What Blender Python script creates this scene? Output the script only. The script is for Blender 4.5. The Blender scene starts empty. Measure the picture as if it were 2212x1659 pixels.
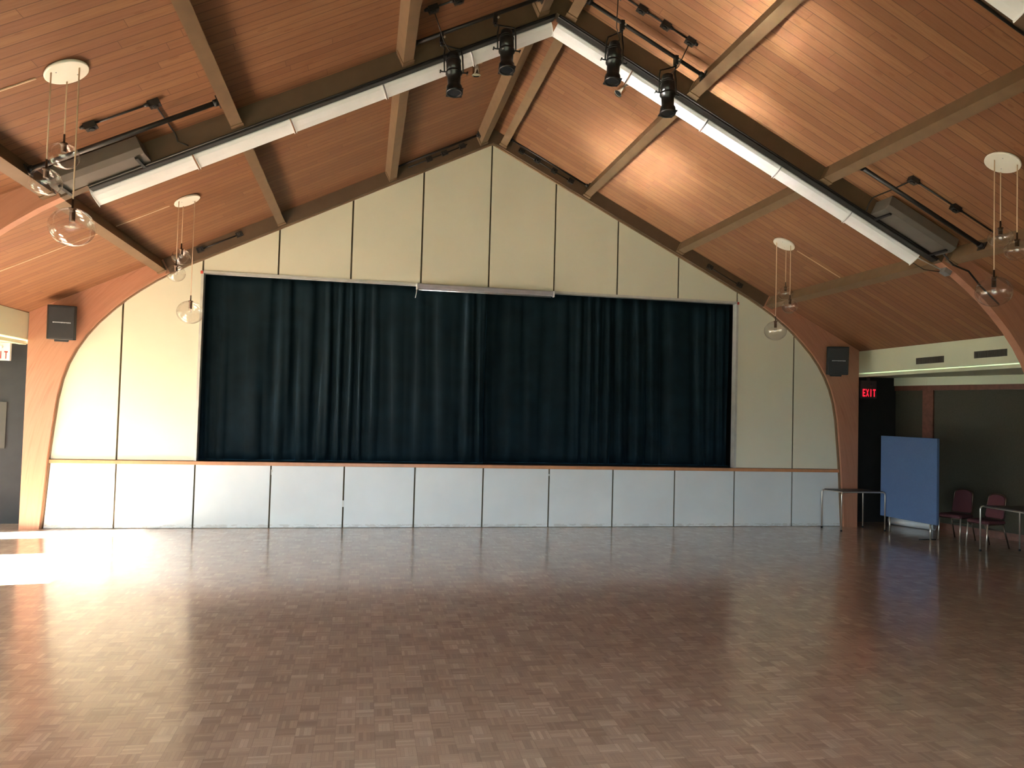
import bpy, bmesh, math, random
from mathutils import Vector, Matrix
random.seed(7)
S = bpy.context.scene
C = S.collection
PI = math.pi

# ------------------------------------------------------------------ camera
F_PX, YAW, PITCH, ROLL = 1626.3966, 0.1928, 0.0346, 0.0271
CAM = Vector((-2.1358, -13.4101, 2.1137))
fw = Vector((math.sin(YAW) * math.cos(PITCH), math.cos(YAW) * math.cos(PITCH), math.sin(PITCH)))
rt = Vector((math.cos(YAW), -math.sin(YAW), 0))
up = rt.cross(fw)
r2 = rt * math.cos(ROLL) + up * math.sin(ROLL)
u2 = -rt * math.sin(ROLL) + up * math.cos(ROLL)
cd = bpy.data.cameras.new('camera')
cam = bpy.data.objects.new('camera', cd)
C.objects.link(cam)
cd.sensor_fit = 'HORIZONTAL'
cd.sensor_width = 36.0
cd.lens = 36.0 * F_PX / 2212.0
cd.clip_start = 0.05
cd.clip_end = 200
M = Matrix.Identity(4)
for i in range(3):
    M[i][0], M[i][1], M[i][2], M[i][3] = r2[i], u2[i], -fw[i], CAM[i]
cam.matrix_world = M
S.camera = cam

# ------------------------------------------------------------------ world, sun, window portals, exposure
SUN_EL, SUN_AZ = math.radians(35.0), math.radians(7.0)
SUN_STRENGTH = 275.0
SKY_STRENGTH = 13.5
W = bpy.data.worlds.new('sky_world')
S.world = W
W.use_nodes = True
wn = W.node_tree
wn.nodes.clear()
wo = wn.nodes.new('ShaderNodeOutputWorld')
wb = wn.nodes.new('ShaderNodeBackground')
wg = wn.nodes.new('ShaderNodeTexCoord')
wsep = wn.nodes.new('ShaderNodeSeparateXYZ')
wr = wn.nodes.new('ShaderNodeValToRGB')
wr.color_ramp.elements[0].position = 0.47
wr.color_ramp.elements[0].color = (0.10, 0.11, 0.07, 1)
wr.color_ramp.elements[1].position = 0.53
wr.color_ramp.elements[1].color = (0.72, 0.87, 1.0, 1)
wm = wn.nodes.new('ShaderNodeMath'); wm.operation = 'MULTIPLY_ADD'
wm.inputs[1].default_value = 0.5; wm.inputs[2].default_value = 0.5
wn.links.new(wg.outputs['Generated'], wsep.inputs[0])
wn.links.new(wsep.outputs['Z'], wm.inputs[0])
wn.links.new(wm.outputs[0], wr.inputs[0])
wn.links.new(wr.outputs[0], wb.inputs['Color'])
wb.inputs['Strength'].default_value = SKY_STRENGTH
wn.links.new(wb.outputs[0], wo.inputs[0])

sd = bpy.data.lights.new('sun', 'SUN')
sun = bpy.data.objects.new('sun', sd)
C.objects.link(sun)
sd.energy = SUN_STRENGTH
sd.angle = math.radians(0.8)
sd.color = (1.0, 0.965, 0.905)
sdir = Vector((math.cos(SUN_EL) * math.cos(SUN_AZ), math.cos(SUN_EL) * math.sin(SUN_AZ), -math.sin(SUN_EL)))
sun.rotation_euler = (-sdir).to_track_quat('Z', 'Y').to_euler()
sun.location = (-30, -5, 20)

WX = -9.15                                                  # plane of the glazed left wall
WINDOWS = [(-1.22, -0.47, 0.08, 2.85), (-4.40, -2.42, 1.15, 2.85),
           (-6.70, -5.05, 1.30, 2.40), (-8.20, -7.20, 0.95, 2.10)]
for y0, y1, z0, z1 in WINDOWS:
    ld = bpy.data.lights.new('daylight_portal', 'AREA')
    ld.shape = 'RECTANGLE'
    ld.size = y1 - y0
    ld.size_y = z1 - z0
    ld.cycles.is_portal = True
    lo = bpy.data.objects.new('daylight_portal', ld)
    C.objects.link(lo)
    lo.matrix_world = Matrix(((0, 0, -1, WX - 0.12), (1, 0, 0, (y0 + y1) / 2), (0, -1, 0, (z0 + z1) / 2), (0, 0, 0, 1)))

FRONT_FILL_WINDOWS = [(-6.6, -3.4, 0.4, 2.8), (-2.8, 0.4, 0.4, 2.8)]  # unseen windows added behind the camera to brighten floor and stage front
for x0, x1, z0, z1 in FRONT_FILL_WINDOWS:
    ld = bpy.data.lights.new('daylight_portal', 'AREA')
    ld.shape = 'RECTANGLE'
    ld.size = x1 - x0
    ld.size_y = z1 - z0
    ld.cycles.is_portal = True
    lo = bpy.data.objects.new('daylight_portal', ld)
    C.objects.link(lo)
    lo.matrix_world = Matrix(((-1, 0, 0, (x0 + x1) / 2), (0, 0, -1, -14.42), (0, -1, 0, (z0 + z1) / 2), (0, 0, 0, 1)))

S.view_settings.view_transform = 'Standard'
S.view_settings.look = 'None'
S.view_settings.gamma = 1.0
S.view_settings.use_curve_mapping = False
S.view_settings.exposure = 0.08
cy = S.cycles
cy.max_bounces = 10
cy.diffuse_bounces = 6
cy.glossy_bounces = 4
cy.transmission_bounces = 4
cy.transparent_max_bounces = 12
cy.sample_clamp_indirect = 0.0
cy.caustics_reflective = True
cy.blur_glossy = 0.2
cy.use_denoising = True

# ------------------------------------------------------------------ roof geometry constants
TA, ZA = 0.4982, 6.9478
AL = math.atan(TA)
CA, SA = math.cos(AL), math.sin(AL)
DECK = 0.22                                                 # deck height above the arch soffit, square to the slope


def R(side, t, perp, y):
    """point on the roof: t along the slope from the ridge, perp square to it (0 = arch soffit)"""
    return Vector((side * (t * CA + perp * SA), y, ZA - t * SA + perp * CA))


PROF = [(7.17, 0), (7.10, 1.15), (7.06, 1.6), (7.01, 2.1), (6.95, 2.42), (6.87, 2.68), (6.76, 2.92), (6.62, 3.15),
        (6.45, 3.37), (6.25, 3.58), (6.05, 3.77), (5.85, 3.93), (5.6, 4.11), (5.38, 4.245), (5.1, 4.407)]


def prof_z(x):
    x = abs(x)
    if x <= 5.1:
        return ZA - TA * x
    for (xa, za), (xb, zb) in zip(PROF[:-1], PROF[1:]):
        if xb <= x <= xa:
            return za + (zb - za) * (xa - x) / (xa - xb)
    return 0


# ------------------------------------------------------------------ materials
MATS = {}


class NT:
    def __init__(s, name):
        s.m = bpy.data.materials.new(name)
        s.m.use_nodes = True
        s.t = s.m.node_tree
        s.t.nodes.clear()
        s.out = s.t.nodes.new('ShaderNodeOutputMaterial')
        s.b = s.t.nodes.new('ShaderNodeBsdfPrincipled')
        s.t.links.new(s.b.outputs[0], s.out.inputs[0])

    def n(s, kind, **kw):
        o = s.t.nodes.new('ShaderNode' + kind)
        for k, v in kw.items():
            setattr(o, k, v)
        return o

    def l(s, a, b):
        s.t.links.new(a, b)

    def math(s, op, a, b=None, c=None):
        o = s.n('Math', operation=op)
        for i, v in enumerate((a, b, c)):
            if v is None:
                continue
            if isinstance(v, (int, float)):
                o.inputs[i].default_value = v
            else:
                s.l(v, o.inputs[i])
        return o.outputs[0]

    def vec(s, x, y, z=0.0):
        o = s.n('CombineXYZ')
        for i, v in enumerate((x, y, z)):
            if isinstance(v, (int, float)):
                o.inputs[i].default_value = v
            else:
                s.l(v, o.inputs[i])
        return o.outputs[0]

    def pos(s):
        g = s.n('NewGeometry')
        sp = s.n('SeparateXYZ')
        s.l(g.outputs['Position'], sp.inputs[0])
        return sp.outputs

    def noise(s, vec, scale, detail=3, rough=0.5):
        o = s.n('TexNoise')
        o.inputs['Scale'].default_value = scale
        o.inputs['Detail'].default_value = detail
        o.inputs['Roughness'].default_value = rough
        if vec is not None:
            s.l(vec, o.inputs['Vector'])
        return o.outputs['Fac']

    def mix(s, fac, a, b, mode='MIX'):
        o = s.n('Mix', data_type='RGBA', blend_type=mode)
        if isinstance(fac, (int, float)):
            o.inputs[0].default_value = fac
        else:
            s.l(fac, o.inputs[0])
        for sock, v in ((o.inputs[6], a), (o.inputs[7], b)):
            if isinstance(v, tuple):
                sock.default_value = (*v, 1)
            else:
                s.l(v, sock)
        return o.outputs[2]

    def ramp(s, fac, stops):
        o = s.n('ValToRGB')
        e = o.color_ramp.elements
        while len(e) < len(stops):
            e.new(0.5)
        for el, (p, c) in zip(e, stops):
            el.position = p
            el.color = (*c, 1)
        s.l(fac, o.inputs[0])
        return o.outputs[0]

    def bump(s, h, strength=0.2, dist=0.01):
        o = s.n('Bump')
        o.inputs['Strength'].default_value = strength
        o.inputs['Distance'].default_value = dist
        s.l(h, o.inputs['Height'])
        s.l(o.outputs[0], s.b.inputs['Normal'])


def simple(name, col, rough=0.5, metal=0.0, var=0.08, scale=6.0, emit=None, bump=0.0, spec=None):
    if name in MATS:
        return MATS[name]
    t = NT(name)
    g = t.n('TexCoord')
    n = t.noise(g.outputs['Object'], scale, 4)
    dark = tuple(c * (1 - var) for c in col)
    lite = tuple(min(1, c * (1 + var)) for c in col)
    t.l(t.ramp(n, [(0.3, dark), (0.7, lite)]), t.b.inputs['Base Color'])
    t.b.inputs['Roughness'].default_value = rough
    t.b.inputs['Metallic'].default_value = metal
    if spec is not None:
        t.b.inputs['Specular IOR Level'].default_value = spec
    if bump:
        t.bump(t.noise(g.outputs['Object'], scale * 25, 3), bump, 0.003)
    if emit:
        t.b.inputs['Emission Color'].default_value = (*emit[0], 1)
        t.b.inputs['Emission Strength'].default_value = emit[1]
    MATS[name] = t.m
    return t.m


def deck_material():
    t = NT('cedar_deck_boards')
    x, y, z = t.pos()
    bw = 0.135
    ax = t.math('ABSOLUTE', x)
    side = t.math('GREATER_THAN', x, 0.0)
    yy = t.math('DIVIDE', y, bw)
    bi = t.math('FLOOR', yy)
    fy = t.math('FRACT', yy)
    w1 = t.n('TexWhiteNoise', noise_dimensions='2D')
    t.l(t.vec(bi, side), w1.inputs['Vector'])
    # staggered board ends along the slope
    seg = t.math('ADD', t.math('DIVIDE', ax, 2.7), t.math('MULTIPLY', w1.outputs['Value'], 7.0))
    si = t.math('FLOOR', seg)
    fs = t.math('FRACT', seg)
    w2 = t.n('TexWhiteNoise', noise_dimensions='3D')
    t.l(t.vec(bi, si, side), w2.inputs['Vector'])
    grain = t.noise(t.vec(t.math('MULTIPLY', x, 0.9), t.math('MULTIPLY', y, 16.0), t.math('MULTIPLY', w2.outputs['Value'], 30.0)), 3.0, 5, 0.6)
    base = t.ramp(w2.outputs['Value'], [(0.0, (0.195, 0.085, 0.037)), (0.35, (0.235, 0.108, 0.046)), (0.7, (0.275, 0.135, 0.058)), (1.0, (0.215, 0.092, 0.045))])
    base = t.mix(t.math('MULTIPLY', t.math('SUBTRACT', grain, 0.40), 2.4), base, (0.17, 0.066, 0.026))
    # knots
    v = t.n('TexVoronoi', feature='F1')
    v.inputs['Scale'].default_value = 1.0
    t.l(t.vec(t.math('MULTIPLY', x, 3.0), t.math('MULTIPLY', y, 7.5), 0.0), v.inputs['Vector'])
    kn = t.math('LESS_THAN', v.outputs['Distance'], 0.15)
    base = t.mix(t.math('MULTIPLY', kn, 0.55), base, (0.17, 0.06, 0.02))
    big = t.noise(t.vec(x, y, z), 0.7, 3)
    base = t.mix(t.math('MULTIPLY', big, 0.30), base, (0.20, 0.08, 0.03))
    # joints between boards
    g1 = t.math('LESS_THAN', fy, 0.075)
    g2 = t.math('LESS_THAN', fs, 0.0015)
    base = t.mix(t.math('MULTIPLY', t.math('MAXIMUM', g1, g2), 0.72), base, (0.07, 0.025, 0.01))
    t.l(base, t.b.inputs['Base Color'])
    t.b.inputs['Roughness'].default_value = 0.62
    h = t.math('SUBTRACT', t.math('MULTIPLY', grain, 0.2), g1)
    t.bump(h, 0.5, 0.006)
    return t.m


def parquet_material():
    t = NT('mosaic_parquet')
    x, y, z = t.pos()
    s = 0.125
    u = t.math('DIVIDE', x, s)
    v = t.math('DIVIDE', y, s)
    iu, iv = t.math('FLOOR', u), t.math('FLOOR', v)
    fu, fv = t.math('FRACT', u), t.math('FRACT', v)
    par = t.math('MODULO', t.math('ABSOLUTE', t.math('ADD', iu, iv)), 2.0)
    inv = t.math('SUBTRACT', 1.0, par)
    across = t.math('ADD', t.math('MULTIPLY', fu, par), t.math('MULTIPLY', fv, inv))
    along = t.math('ADD', t.math('MULTIPLY', fv, par), t.math('MULTIPLY', fu, inv))
    a5 = t.math('MULTIPLY', across, 5.0)
    fi, ff = t.math('FLOOR', a5), t.math('FRACT', a5)
    wf = t.n('TexWhiteNoise', noise_dimensions='3D')
    t.l(t.vec(iu, iv, fi), wf.inputs['Vector'])
    wbk = t.n('TexWhiteNoise', noise_dimensions='2D')
    t.l(t.vec(iu, iv), wbk.inputs['Vector'])
    val = t.math('ADD', t.math('MULTIPLY', wf.outputs['Value'], 0.5), t.math('MULTIPLY', wbk.outputs['Value'], 0.5))
    col = t.ramp(val, [(0.08, (0.38, 0.255, 0.19)), (0.45, (0.51, 0.36, 0.272)), (0.7, (0.57, 0.415, 0.315)), (0.95, (0.74, 0.58, 0.46))])
    gr = t.noise(t.vec(t.math('MULTIPLY', u, 3.0), t.math('MULTIPLY', v, 3.0), wf.outputs['Value']), 4.0, 3)
    col = t.mix(t.math('MULTIPLY', t.math('SUBTRACT', gr, 0.4), 0.5), col, (0.27, 0.18, 0.12))
    wear = t.noise(t.vec(x, y, 0.0), 0.45, 4)
    col = t.mix(t.math('MULTIPLY', wear, 0.25), col, (0.53, 0.40, 0.30))
    gap = t.math('MAXIMUM', t.math('LESS_THAN', ff, 0.05), t.math('LESS_THAN', along, 0.02))
    col = t.mix(t.math('MULTIPLY', gap, 0.45), col, (0.06, 0.025, 0.012))
    t.l(col, t.b.inputs['Base Color'])
    rr = t.noise(t.vec(x, y, 3.0), 1.3, 4)
    rough = t.math('ADD', t.math('MULTIPLY', rr, 0.08), 0.31)
    t.l(rough, t.b.inputs['Roughness'])
    t.b.inputs['Specular IOR Level'].default_value = 0.5
    t.b.inputs['Coat Weight'].default_value = 1.0
    t.b.inputs['Coat IOR'].default_value = 1.62
    t.l(t.math('ADD', t.math('MULTIPLY', rr, 0.12), 0.10), t.b.inputs['Coat Roughness'])
    # blocks sit a hair out of level
    tilt = t.noise(t.vec(t.math('MULTIPLY', x, 2.6), t.math('MULTIPLY', y, 2.6), 0.0), 1.0, 2)
    h = t.math('ADD', t.math('MULTIPLY', tilt, 1.0), t.math('MULTIPLY', t.math('MULTIPLY', wbk.outputs['Value'], t.math('ADD', fu, fv)), 0.02))
    t.bump(h, 0.008, 0.02)
    return t.m


def glulam_material():
    t = NT('fir_glulam')
    x, y, z = t.pos()
    ax = t.math('ABSOLUTE', x)
    # laminations follow the arch: distance-like coordinate from the haunch
    e1 = t.math('POWER', t.math('DIVIDE', ax, 7.2), 6.0)
    e2 = t.math('POWER', t.math('DIVIDE', t.math('ADD', z, t.math('MULTIPLY', ax, TA)), ZA), 6.0)
    q = t.math('MULTIPLY', t.math('POWER', t.math('ADD', e1, e2), 1.0 / 6.0), 7.0)
    run = t.math('SUBTRACT', z, ax)
    gr = t.noise(t.vec(t.math('MULTIPLY', q, 12.0), t.math('MULTIPLY', run, 0.45), y), 2.0, 5, 0.6)
    lam = t.noise(t.vec(t.math('MULTIPLY', q, 5.0), t.math('MULTIPLY', run, 0.12), 4.0), 2.0, 2)
    col = t.ramp(gr, [(0.3, (0.36, 0.155, 0.085)), (0.55, (0.44, 0.205, 0.120)), (0.8, (0.28, 0.105, 0.052))])
    col = t.mix(t.math('MULTIPLY', lam, 0.45), col, (0.48, 0.265, 0.18))
    t.l(col, t.b.inputs['Base Color'])
    t.b.inputs['Roughness'].default_value = 0.42
    return t.m


def cream_material(name, col, rough):
    t = NT(name)
    x, y, z = t.pos()
    n1 = t.noise(t.vec(x, y, z), 1.1, 4)
    n2 = t.noise(t.vec(x, y, z), 9.0, 4, 0.7)
    c = t.ramp(n1, [(0.3, tuple(v * 0.95 for v in col)), (0.7, col)])
    c = t.mix(t.math('MULTIPLY', t.math('GREATER_THAN', n2, 0.68), 0.12), c, tuple(v * 0.72 for v in col))
    t.l(c, t.b.inputs['Base Color'])
    t.b.inputs['Roughness'].default_value = rough
    t.bump(t.noise(t.vec(x, y, z), 60.0, 3), 0.08, 0.002)
    return t.m


def scuffed_material():
    t = NT('scuffed_pale_panel')
    x, y, z = t.pos()
    col = (0.69, 0.76, 0.77)
    n1 = t.noise(t.vec(x, y, z), 1.4, 4)
    c = t.ramp(n1, [(0.3, tuple(v * 0.92 for v in col)), (0.7, col)])
    # scuffs gathered along the foot of the wall
    n2 = t.noise(t.vec(x, y, t.math('MULTIPLY', z, 3.0)), 6.0, 5, 0.7)
    low = t.math('LESS_THAN', z, 0.06)
    k = t.math('MULTIPLY', t.math('MULTIPLY', low, t.math('GREATER_THAN', n2, 0.50)), 0.35)
    c = t.mix(k, c, (0.30, 0.29, 0.25))
    t.l(c, t.b.inputs['Base Color'])
    t.b.inputs['Roughness'].default_value = 0.38
    return t.m


def glass_thin(name, tint=(0.96, 0.97, 0.96), blend=0.25, top=0.9):
    m = bpy.data.materials.new(name)
    m.use_nodes = True
    nt = m.node_tree
    nt.nodes.clear()
    out = nt.nodes.new('ShaderNodeOutputMaterial')
    mx = nt.nodes.new('ShaderNodeMixShader')
    tr = nt.nodes.new('ShaderNodeBsdfTransparent')
    tr.inputs[0].default_value = (*tint, 1)
    gl = nt.nodes.new('ShaderNodeBsdfGlossy')
    gl.inputs['Roughness'].default_value = 0.03
    gl.inputs['Color'].default_value = (0.95, 0.95, 0.95, 1)
    fr = nt.nodes.new('ShaderNodeLayerWeight')
    fr.inputs['Blend'].default_value = 0.5
    pw = nt.nodes.new('ShaderNodeMath')
    pw.operation = 'POWER'
    pw.inputs[1].default_value = blend
    nt.links.new(fr.outputs['Facing'], pw.inputs[0])
    mul = nt.nodes.new('ShaderNodeMath')
    mul.operation = 'MULTIPLY_ADD'
    mul.inputs[1].default_value = top
    mul.inputs[2].default_value = 0.07
    mul.use_clamp = True
    nt.links.new(pw.outputs[0], mul.inputs[0])
    nt.links.new(mul.outputs[0], mx.inputs[0])
    nt.links.new(tr.outputs[0], mx.inputs[1])
    nt.links.new(gl.outputs[0], mx.inputs[2])
    nt.links.new(mx.outputs[0], out.inputs[0])
    return m


def velvet_material():
    t = NT('teal_velvet')
    g = t.n('TexCoord')
    n = t.noise(g.outputs['Object'], 3.0, 4)
    t.l(t.ramp(n, [(0.3, (0.003, 0.010, 0.014)), (0.7, (0.006, 0.018, 0.026))]), t.b.inputs['Base Color'])
    t.b.inputs['Roughness'].default_value = 0.8
    t.b.inputs['Specular IOR Level'].default_value = 0.15
    t.b.inputs['Sheen Weight'].default_value = 0.26
    t.b.inputs['Sheen Roughness'].default_value = 0.35
    t.b.inputs['Sheen Tint'].default_value = (0.10, 0.45, 0.72, 1)
    return t.m


def fabric_material(name, col, sc=260.0):
    t = NT(name)
    g = t.n('TexCoord')
    n = t.noise(g.outputs['Object'], sc, 2)
    n2 = t.noise(g.outputs['Object'], 4.0, 3)
    c = t.ramp(n, [(0.3, tuple(v * 0.75 for v in col)), (0.7, tuple(v * 1.2 for v in col))])
    c = t.mix(t.math('MULTIPLY', n2, 0.3), c, tuple(v * 0.7 for v in col))
    t.l(c, t.b.inputs['Base Color'])
    t.b.inputs['Roughness'].default_value = 0.9
    t.bump(n, 0.3, 0.002)
    return t.m


M_DECK = deck_material()
M_FLOOR = parquet_material()
M_GLULAM = glulam_material()
M_CREAM = cream_material('cream_wall_paint', (0.725, 0.725, 0.575), 0.42)
M_PANEL = scuffed_material()
M_GLASS = glass_thin('window_glass', (0.97, 0.98, 0.97), 4.0, 0.6)
M_GLOBE = glass_thin('clear_globe_glass', (0.95, 0.94, 0.93), 3.2, 0.55)
M_VELVET = velvet_material()
M_BROWNPAINT = simple('brown_beam_paint', (0.105, 0.066, 0.036), 0.5)
M_PURLIN = simple('taupe_purlin_paint', (0.165, 0.102, 0.052), 0.5)
M_SEAM = simple('dark_seam', (0.075, 0.06, 0.03), 0.8)
M_LEDGE = simple('varnished_ledge_oak', (0.52, 0.25, 0.12), 0.35, scale=12)
M_FRAME = simple('aluminium_trim', (0.55, 0.57, 0.53), 0.45, 0.3)
M_HEADER = cream_material('pale_green_header_paint', (0.62, 0.66, 0.48), 0.5)
M_SHADEWALL = simple('shaded_alcove_grey', (0.030, 0.033, 0.038), 0.8)  # dark grey keeps the recess shade in the colour despite bounced light
M_BLACKWALL = simple('black_recess_wall', (0.012, 0.012, 0.011), 0.8)  # near-black on the right recess wall and its return
M_PARTITION = fabric_material('olive_partition_cloth', (0.07, 0.066, 0.044), 90)
M_REDWOOD = simple('dark_red_wood_trim', (0.16, 0.06, 0.035), 0.45, scale=14, var=0.2)
M_WHITE = simple('white_enamel', (0.80, 0.80, 0.80), 0.35, var=0.03)
M_CANOPY = simple('ivory_canopy_enamel', (0.82, 0.80, 0.70), 0.35, var=0.02)
M_CORD = simple('tan_cord', (0.62, 0.45, 0.30), 0.6)
M_SOCKET = simple('bronze_socket', (0.07, 0.045, 0.03), 0.35, 0.6)
M_BLACK = simple('black_pipe_paint', (0.014, 0.013, 0.012), 0.45)
M_LAMPBLACK = simple('black_lamp_enamel', (0.010, 0.011, 0.012), 0.28)
M_PLASTIC = simple('black_speaker_plastic', (0.009, 0.010, 0.012), 0.5)
M_GRILLE = simple('speaker_grille_mesh', (0.012, 0.014, 0.016), 0.6, bump=0.5, scale=12)
M_GREYBOX = simple('grey_box_enamel', (0.115, 0.10, 0.082), 0.45)
M_GALV = simple('galvanised_steel', (0.42, 0.45, 0.47), 0.4, 0.7)
M_CHROME = simple('chrome_tube', (0.74, 0.70, 0.62), 0.30, 0.75, var=0.03)
M_NICKEL = simple('polished_nickel', (0.75, 0.71, 0.62), 0.15, 1.0, var=0.03)
M_BURG = fabric_material('burgundy_cloth', (0.10, 0.030, 0.036))
M_BLUE = fabric_material('blue_board_cloth', (0.085, 0.155, 0.30), 180)
M_TOP = simple('dark_laminate', (0.06, 0.045, 0.04), 0.4)
M_SIGNGLARE = simple('overexposed_sign_face', (0.78, 0.74, 0.70), 0.5)  # overexposure put into the face colour; same model as the dark sign
M_SIGNDARK = simple('dark_sign_face', (0.06, 0.045, 0.05), 0.5)
M_REDLETTER = simple('red_letter_paint', (0.30, 0.012, 0.018), 0.5)
M_REDGLOW = simple('red_letter_glow', (0.6, 0.02, 0.03), 0.5, emit=((1.0, 0.01, 0.03), 2.2))
M_DARKGROUND = simple('dark_outdoor_ground', (0.045, 0.055, 0.025), 0.95)
M_BADGE = simple('silver_badge', (0.55, 0.57, 0.60), 0.35, 0.5)
M_RUBBER = simple('black_rubber', (0.012, 0.012, 0.012), 0.8)
M_STAGE = simple('stage_dark', (0.02, 0.02, 0.02), 0.9)
M_PIN = simple('red_marker_tape', (0.6, 0.08, 0.05), 0.6)
M_VENT = simple('dark_vent_metal', (0.03, 0.035, 0.028), 0.5)
M_TUBE = simple('milky_lamp_tube', (0.7, 0.68, 0.62), 0.3)


# ------------------------------------------------------------------ mesh helpers
class MB:
    def __init__(s):
        s.v, s.f, s.m, s.smooth = [], [], [], []

    def add(s, vs, fs, mi=0, sm=False):
        o = len(s.v)
        s.v += [tuple(p) for p in vs]
        for f in fs:
            s.f.append(tuple(i + o for i in f))
            s.m.append(mi)
            s.smooth.append(sm)
        return s

    def box(s, a, b, mi=0):
        (x0, y0, z0), (x1, y1, z1) = a, b
        vs = [(x, y, z) for z in (z0, z1) for y in (y0, y1) for x in (x0, x1)]
        return s.add(vs, [(0, 2, 3, 1), (4, 5, 7, 6), (0, 1, 5, 4), (2, 6, 7, 3), (0, 4, 6, 2), (1, 3, 7, 5)], mi)

    def hexa(s, p, mi=0):
        """8 corners: bottom ring then top ring"""
        return s.add(p, [(3, 2, 1, 0), (4, 5, 6, 7), (0, 1, 5, 4), (1, 2, 6, 5), (2, 3, 7, 6), (3, 0, 4, 7)], mi)

    def obox(s, c, ax, ay, az, mi=0):
        c, ax, ay, az = Vector(c), Vector(ax), Vector(ay), Vector(az)
        p = [c + sx * ax + sy * ay + sz * az for sz in (-1, 1) for sx, sy in ((-1, -1), (1, -1), (1, 1), (-1, 1))]
        return s.hexa(p, mi)

    def loft(s, rings, mi=0, sm=True, caps=True, closed=True):
        n = len(rings[0])
        vs = [p for r in rings for p in r]
        fs = []
        for i in range(len(rings) - 1):
            for j in range(n if closed else n - 1):
                k = (j + 1) % n
                fs.append((i * n + j, i * n + k, (i + 1) * n + k, (i + 1) * n + j))
        s.add(vs, fs, mi, sm)
        if caps:
            s.add(rings[0], [tuple(reversed(range(n)))], mi)
            s.add(rings[-1], [tuple(range(n))], mi)
        return s

    def tube(s, pts, r, n=8, mi=0, caps=True):
        pts = [Vector(p) for p in pts]
        rings, prev = [], None
        for i, p in enumerate(pts):
            if i == 0:
                d = pts[1] - p
            elif i == len(pts) - 1:
                d = p - pts[i - 1]
            else:
                d = (pts[i + 1] - p).normalized() + (p - pts[i - 1]).normalized()
            d.normalize()
            if prev is None:
                a = d.orthogonal().normalized()
            else:
                a = (prev - d * prev.dot(d)).normalized()
            prev = a
            b = d.cross(a)
            rr = r[i] if isinstance(r, (list, tuple)) else r
            rings.append([p + rr * (math.cos(2 * PI * k / n) * a + math.sin(2 * PI * k / n) * b) for k in range(n)])
        return s.loft(rings, mi, True, caps)

    def lathe(s, profile, origin=(0, 0, 0), axis=(0, 0, 1), n=24, mi=0, caps=True):
        """profile: list of (distance along axis, radius)"""
        o, d = Vector(origin), Vector(axis).normalized()
        a = d.orthogonal().normalized()
        b = d.cross(a)
        rings = [[o + d * h + max(r, 1e-4) * (math.cos(2 * PI * k / n) * a + math.sin(2 * PI * k / n) * b) for k in range(n)] for h, r in profile]
        return s.loft(rings, mi, True, caps)

    def prism(s, poly, f0, f1, mi=0, smooth=False):
        """poly: list of 2D points; f0/f1 map a 2D point to the near / far 3D point"""
        n = len(poly)
        a = [f0(p) for p in poly]
        b = [f1(p) for p in poly]
        s.add(a, [tuple(range(n))], mi)
        s.add(b, [tuple(reversed(range(n)))], mi)
        vs = a + b
        s.add(vs, [(i, i + n, (i + 1) % n + n, (i + 1) % n) for i in range(n)], mi, smooth)
        return s

    def build(s, name, mats, parent=None, origin=None, bevel=0.0):
        me = bpy.data.meshes.new(name)
        me.from_pydata(s.v, [], s.f)
        if not isinstance(mats, (list, tuple)):
            mats = [mats]
        for m in mats:
            me.materials.append(m)
        for p, mi, sm in zip(me.polygons, s.m, s.smooth):
            p.material_index = mi
            p.use_smooth = sm
        bm = bmesh.new()
        bm.from_mesh(me)
        bmesh.ops.remove_doubles(bm, verts=bm.verts, dist=1e-5)
        bmesh.ops.recalc_face_normals(bm, faces=bm.faces)
        bm.to_mesh(me)
        bm.free()
        if origin is not None:
            me.transform(Matrix.Translation(-Vector(origin)))
        o = bpy.data.objects.new(name, me)
        if origin is not None:
            o.location = origin
        C.objects.link(o)
        if parent is not None:
            o.parent = parent
            if origin is None:
                o.location = (0, 0, 0)
        if bevel:
            bv = o.modifiers.new('bevel', 'BEVEL')
            bv.width = bevel
            bv.segments = 2
            bv.limit_method = 'ANGLE'
        return o


def struct(o):
    o['kind'] = 'structure'
    return o


def tag(o, label, cat, group=None):
    o['label'] = label
    o['category'] = cat
    if group:
        o['group'] = group
    return o


def thing(name, label, cat, loc=(0, 0, 0), group=None):
    o = bpy.data.objects.new(name, None)
    o.empty_display_size = 0.1
    C.objects.link(o)
    o.location = loc
    return tag(o, label, cat, group)


def part(mb, name, mats, parent, label=None, bevel=0.0):
    """mesh given in world coordinates, linked under its thing without moving it"""
    o = mb.build(name, mats, None, None, bevel)
    base = parent
    off = Vector(parent.location)
    p = parent.parent
    while p:
        off += Vector(p.location)
        p = p.parent
    o.data.transform(Matrix.Translation(-off))
    o.parent = base
    if label:
        o['label'] = label
    return o


# ------------------------------------------------------------------ setting: floor, roof, walls
YB = -14.3
ALC = 0.55
mb = MB()
mb.box((-9.3, YB, -0.12), (9.9, ALC + 0.15, 0.0))
struct(mb.build('floor', M_FLOOR))

def zdeck(x, perp=DECK):
    return ZA + perp / CA - TA * abs(x)

mb = MB()
for s in (-1, 1):
    xe = s * 7.62
    p = [(0, YB, zdeck(0)), (xe, YB, zdeck(xe)), (xe, 0.2, zdeck(xe)), (0, 0.2, zdeck(0))]
    q = [(a, b, c + 0.12) for a, b, c in p]
    mb.hexa(p + q)
struct(mb.build('ceiling', M_DECK))

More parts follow.
